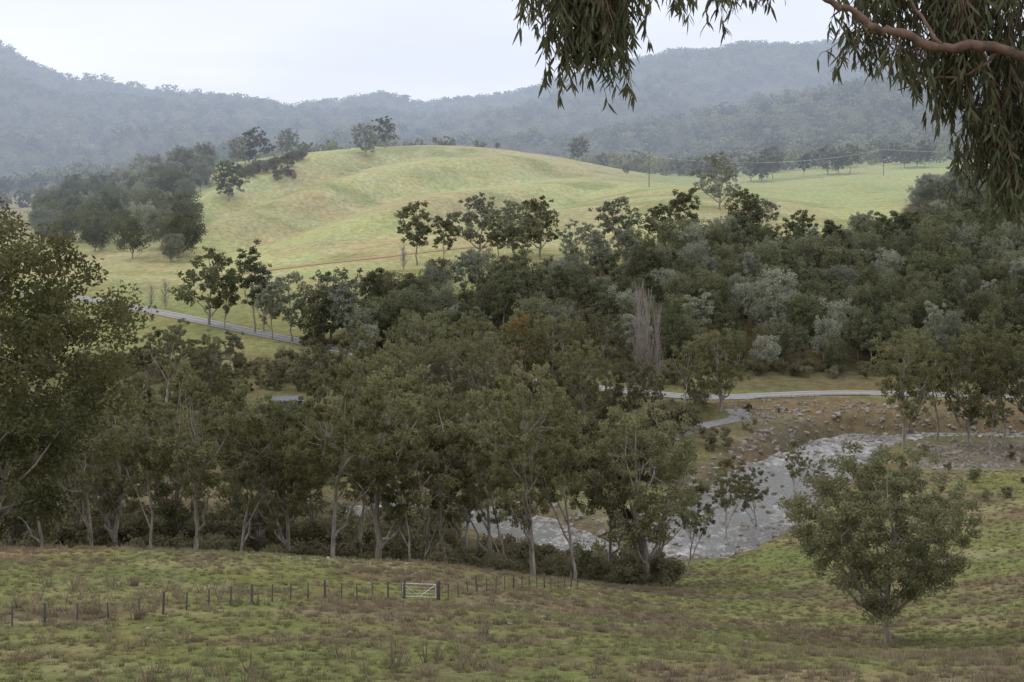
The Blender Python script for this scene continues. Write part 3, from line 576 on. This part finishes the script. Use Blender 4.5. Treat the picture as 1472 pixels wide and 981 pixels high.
def hang(x0, x1, zt, zb, n, y0=11.8, y1=12.6, zb2=None, per=15):
    # several drooping sprays; each spray = a few twigs sharing an origin, ending in leaf bunches
    ns = max(1, n//4)
    for k in range(ns):
        f = r.uniform(); xs = x0+(x1-x0)*f; ys_ = r.uniform(y0, y1); zbo = (zb if zb2 is None else zb+(zb2-zb)*f)
        ztp = zt+r.uniform(-.1, .25); ln0 = (ztp-zbo)*r.uniform(.4, 1.0)
        for q in range(4):
            ln = ln0*r.uniform(.65, 1.0)
            t = np.linspace(0, 1, 8); dx = r.normal()*.13; dy = r.normal()*.1
            P = np.stack([xs+dx*t**.7, ys_+dy*t, ztp-ln*t], 1)+r.normal(size=(8, 3))*.01; A.tube(P, np.linspace(.006, .002, 8), 3)
            m = int(max(6, per*ln/.5)); s = 1-r.uniform(0, 1, m)**1.5*.85; B = np.stack([np.interp(s, t, P[:, j]) for j in range(3)], 1)
            D = np.stack([r.normal(size=m)*.45, r.normal(size=m)*.45, -np.ones(m)], 1)
            hleaf(B, D, r.uniform(.08, .155, m), r.uniform(.015, .026, m), np.clip(r.uniform(0, .5)+r.uniform(0, .5, m), 0, 1))
hang(.14,.28,1.35,.66,18); hang(.28,.78,1.4,.32,96); hang(.5,.80,1.1,.24,44,zb2=.16); hang(.7,.96,1.35,.44,40)
hang(.0,.12,1.5,1.05,8); hang(1.22,1.42,1.3,.92,12); hang(1.5,1.72,1.4,.80,22); hang(1.72,1.95,1.35,.92,14)
hang(2.5,2.85,1.35,.5,44); hang(2.6,2.9,.8,.36,28); hang(2.8,3.3,1.4,.72,66); hang(2.9,3.3,.75,.36,30); hang(3.15,3.5,1.0,.02,68); hang(3.3,3.9,1.4,.35,96); hang(3.22,3.4,.5,-.04,18)
hang(3.65,4.4,.75,.0,80); hang(3.5,3.75,.2,-.44,56,zb2=-.54); hang(3.5,4.5,.3,-.62,130); hang(3.5,3.9,-.05,-.64,30)
for (cx, cy, cz_) in [(3.0,13.2,4.4),(4.0,12.8,4.5),(7.6,13.2,5.2),(6.8,12.8,5.4),(7.8,11.6,3.3),(7,12,3.6),(4.6,10.8,7.1),(5.3,12.3,7.2),(5.2,12.2,5.6),(4.6,12.3,2.6),(3.6,12.1,2.6)]:
    hang(cx-.8, cx+.8, cz_+.3, cz_-.9, 28, cy-.7, cy+.7, per=14)
add('overhanging_eucalyptus_tree', A.mesh('overhanging_eucalyptus', [M_barkR, M_leafH]))

# ---------------------------------------------------------------- haze, sky, sun, camera
mh = bpy.data.materials.new('valley_haze_glow'); mh.use_nodes = True; nd = mh.node_tree.nodes; lk = mh.node_tree.links; nd.clear()
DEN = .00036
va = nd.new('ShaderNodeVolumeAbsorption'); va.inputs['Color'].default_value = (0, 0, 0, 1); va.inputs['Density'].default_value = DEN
em = nd.new('ShaderNodeEmission'); em.inputs['Color'].default_value = (.64, .74, .93, 1); em.inputs['Strength'].default_value = DEN  # haze glows by itself, emission standing in for scattered daylight
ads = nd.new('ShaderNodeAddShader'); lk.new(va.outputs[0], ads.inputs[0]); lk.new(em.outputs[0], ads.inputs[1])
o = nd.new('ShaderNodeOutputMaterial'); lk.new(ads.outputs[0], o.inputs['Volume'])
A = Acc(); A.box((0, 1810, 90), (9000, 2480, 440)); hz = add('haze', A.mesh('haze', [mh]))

w = bpy.data.worlds.new('World'); scene.world = w; w.use_nodes = True; nd = w.node_tree.nodes; lk = w.node_tree.links
bg = nd['Background']; bg.inputs['Strength'].default_value = .13
SE, SA = math.radians(40), math.radians(-45)   # sun azimuth measured from +Y, negative = left
sk = nd.new('ShaderNodeTexSky'); sk.sky_type = 'NISHITA'; sk.sun_disc = False; sk.sun_elevation = SE; sk.sun_rotation = SA
tc = nd.new('ShaderNodeTexCoord'); mp = nd.new('ShaderNodeMapping'); mp.inputs['Scale'].default_value = (1, 1, 5); lk.new(tc.outputs['Generated'], mp.inputs[0])
cn = noise(nd, lk, mp.outputs[0], 2.6, 5, .5)
cl = mixc(nd, lk, ramp(nd, lk, cn, .35, .65), (8.5, 8.4, 9.3), (11.4, 10.9, 10.7))
fin = mixc(nd, lk, .93, sk.outputs[0], cl); lk.new(fin, bg.inputs['Color'])
sd = bpy.data.lights.new('sun', 'SUN'); sd.energy = 1.5; sd.angle = math.radians(10); sd.color = (1, .95, .86)
so = bpy.data.objects.new('sun', sd); scene.collection.objects.link(so)
dv = Vector((math.sin(SA)*math.cos(SE), math.cos(SA)*math.cos(SE), math.sin(SE))); so.rotation_euler = dv.to_track_quat('Z', 'Y').to_euler()
cam = bpy.data.cameras.new('camera'); cam.lens = 57.0; cam.sensor_width = 36; cam.shift_y = -.1972; cam.clip_end = 12000; cam.clip_start = .1
co = bpy.data.objects.new('camera', cam); scene.collection.objects.link(co); co.location = (0, 0, 0); co.rotation_euler = (math.radians(90), 0, 0); scene.camera = co
scene.view_settings.view_transform = 'Standard'; scene.view_settings.look = 'None'; scene.view_settings.exposure = 0
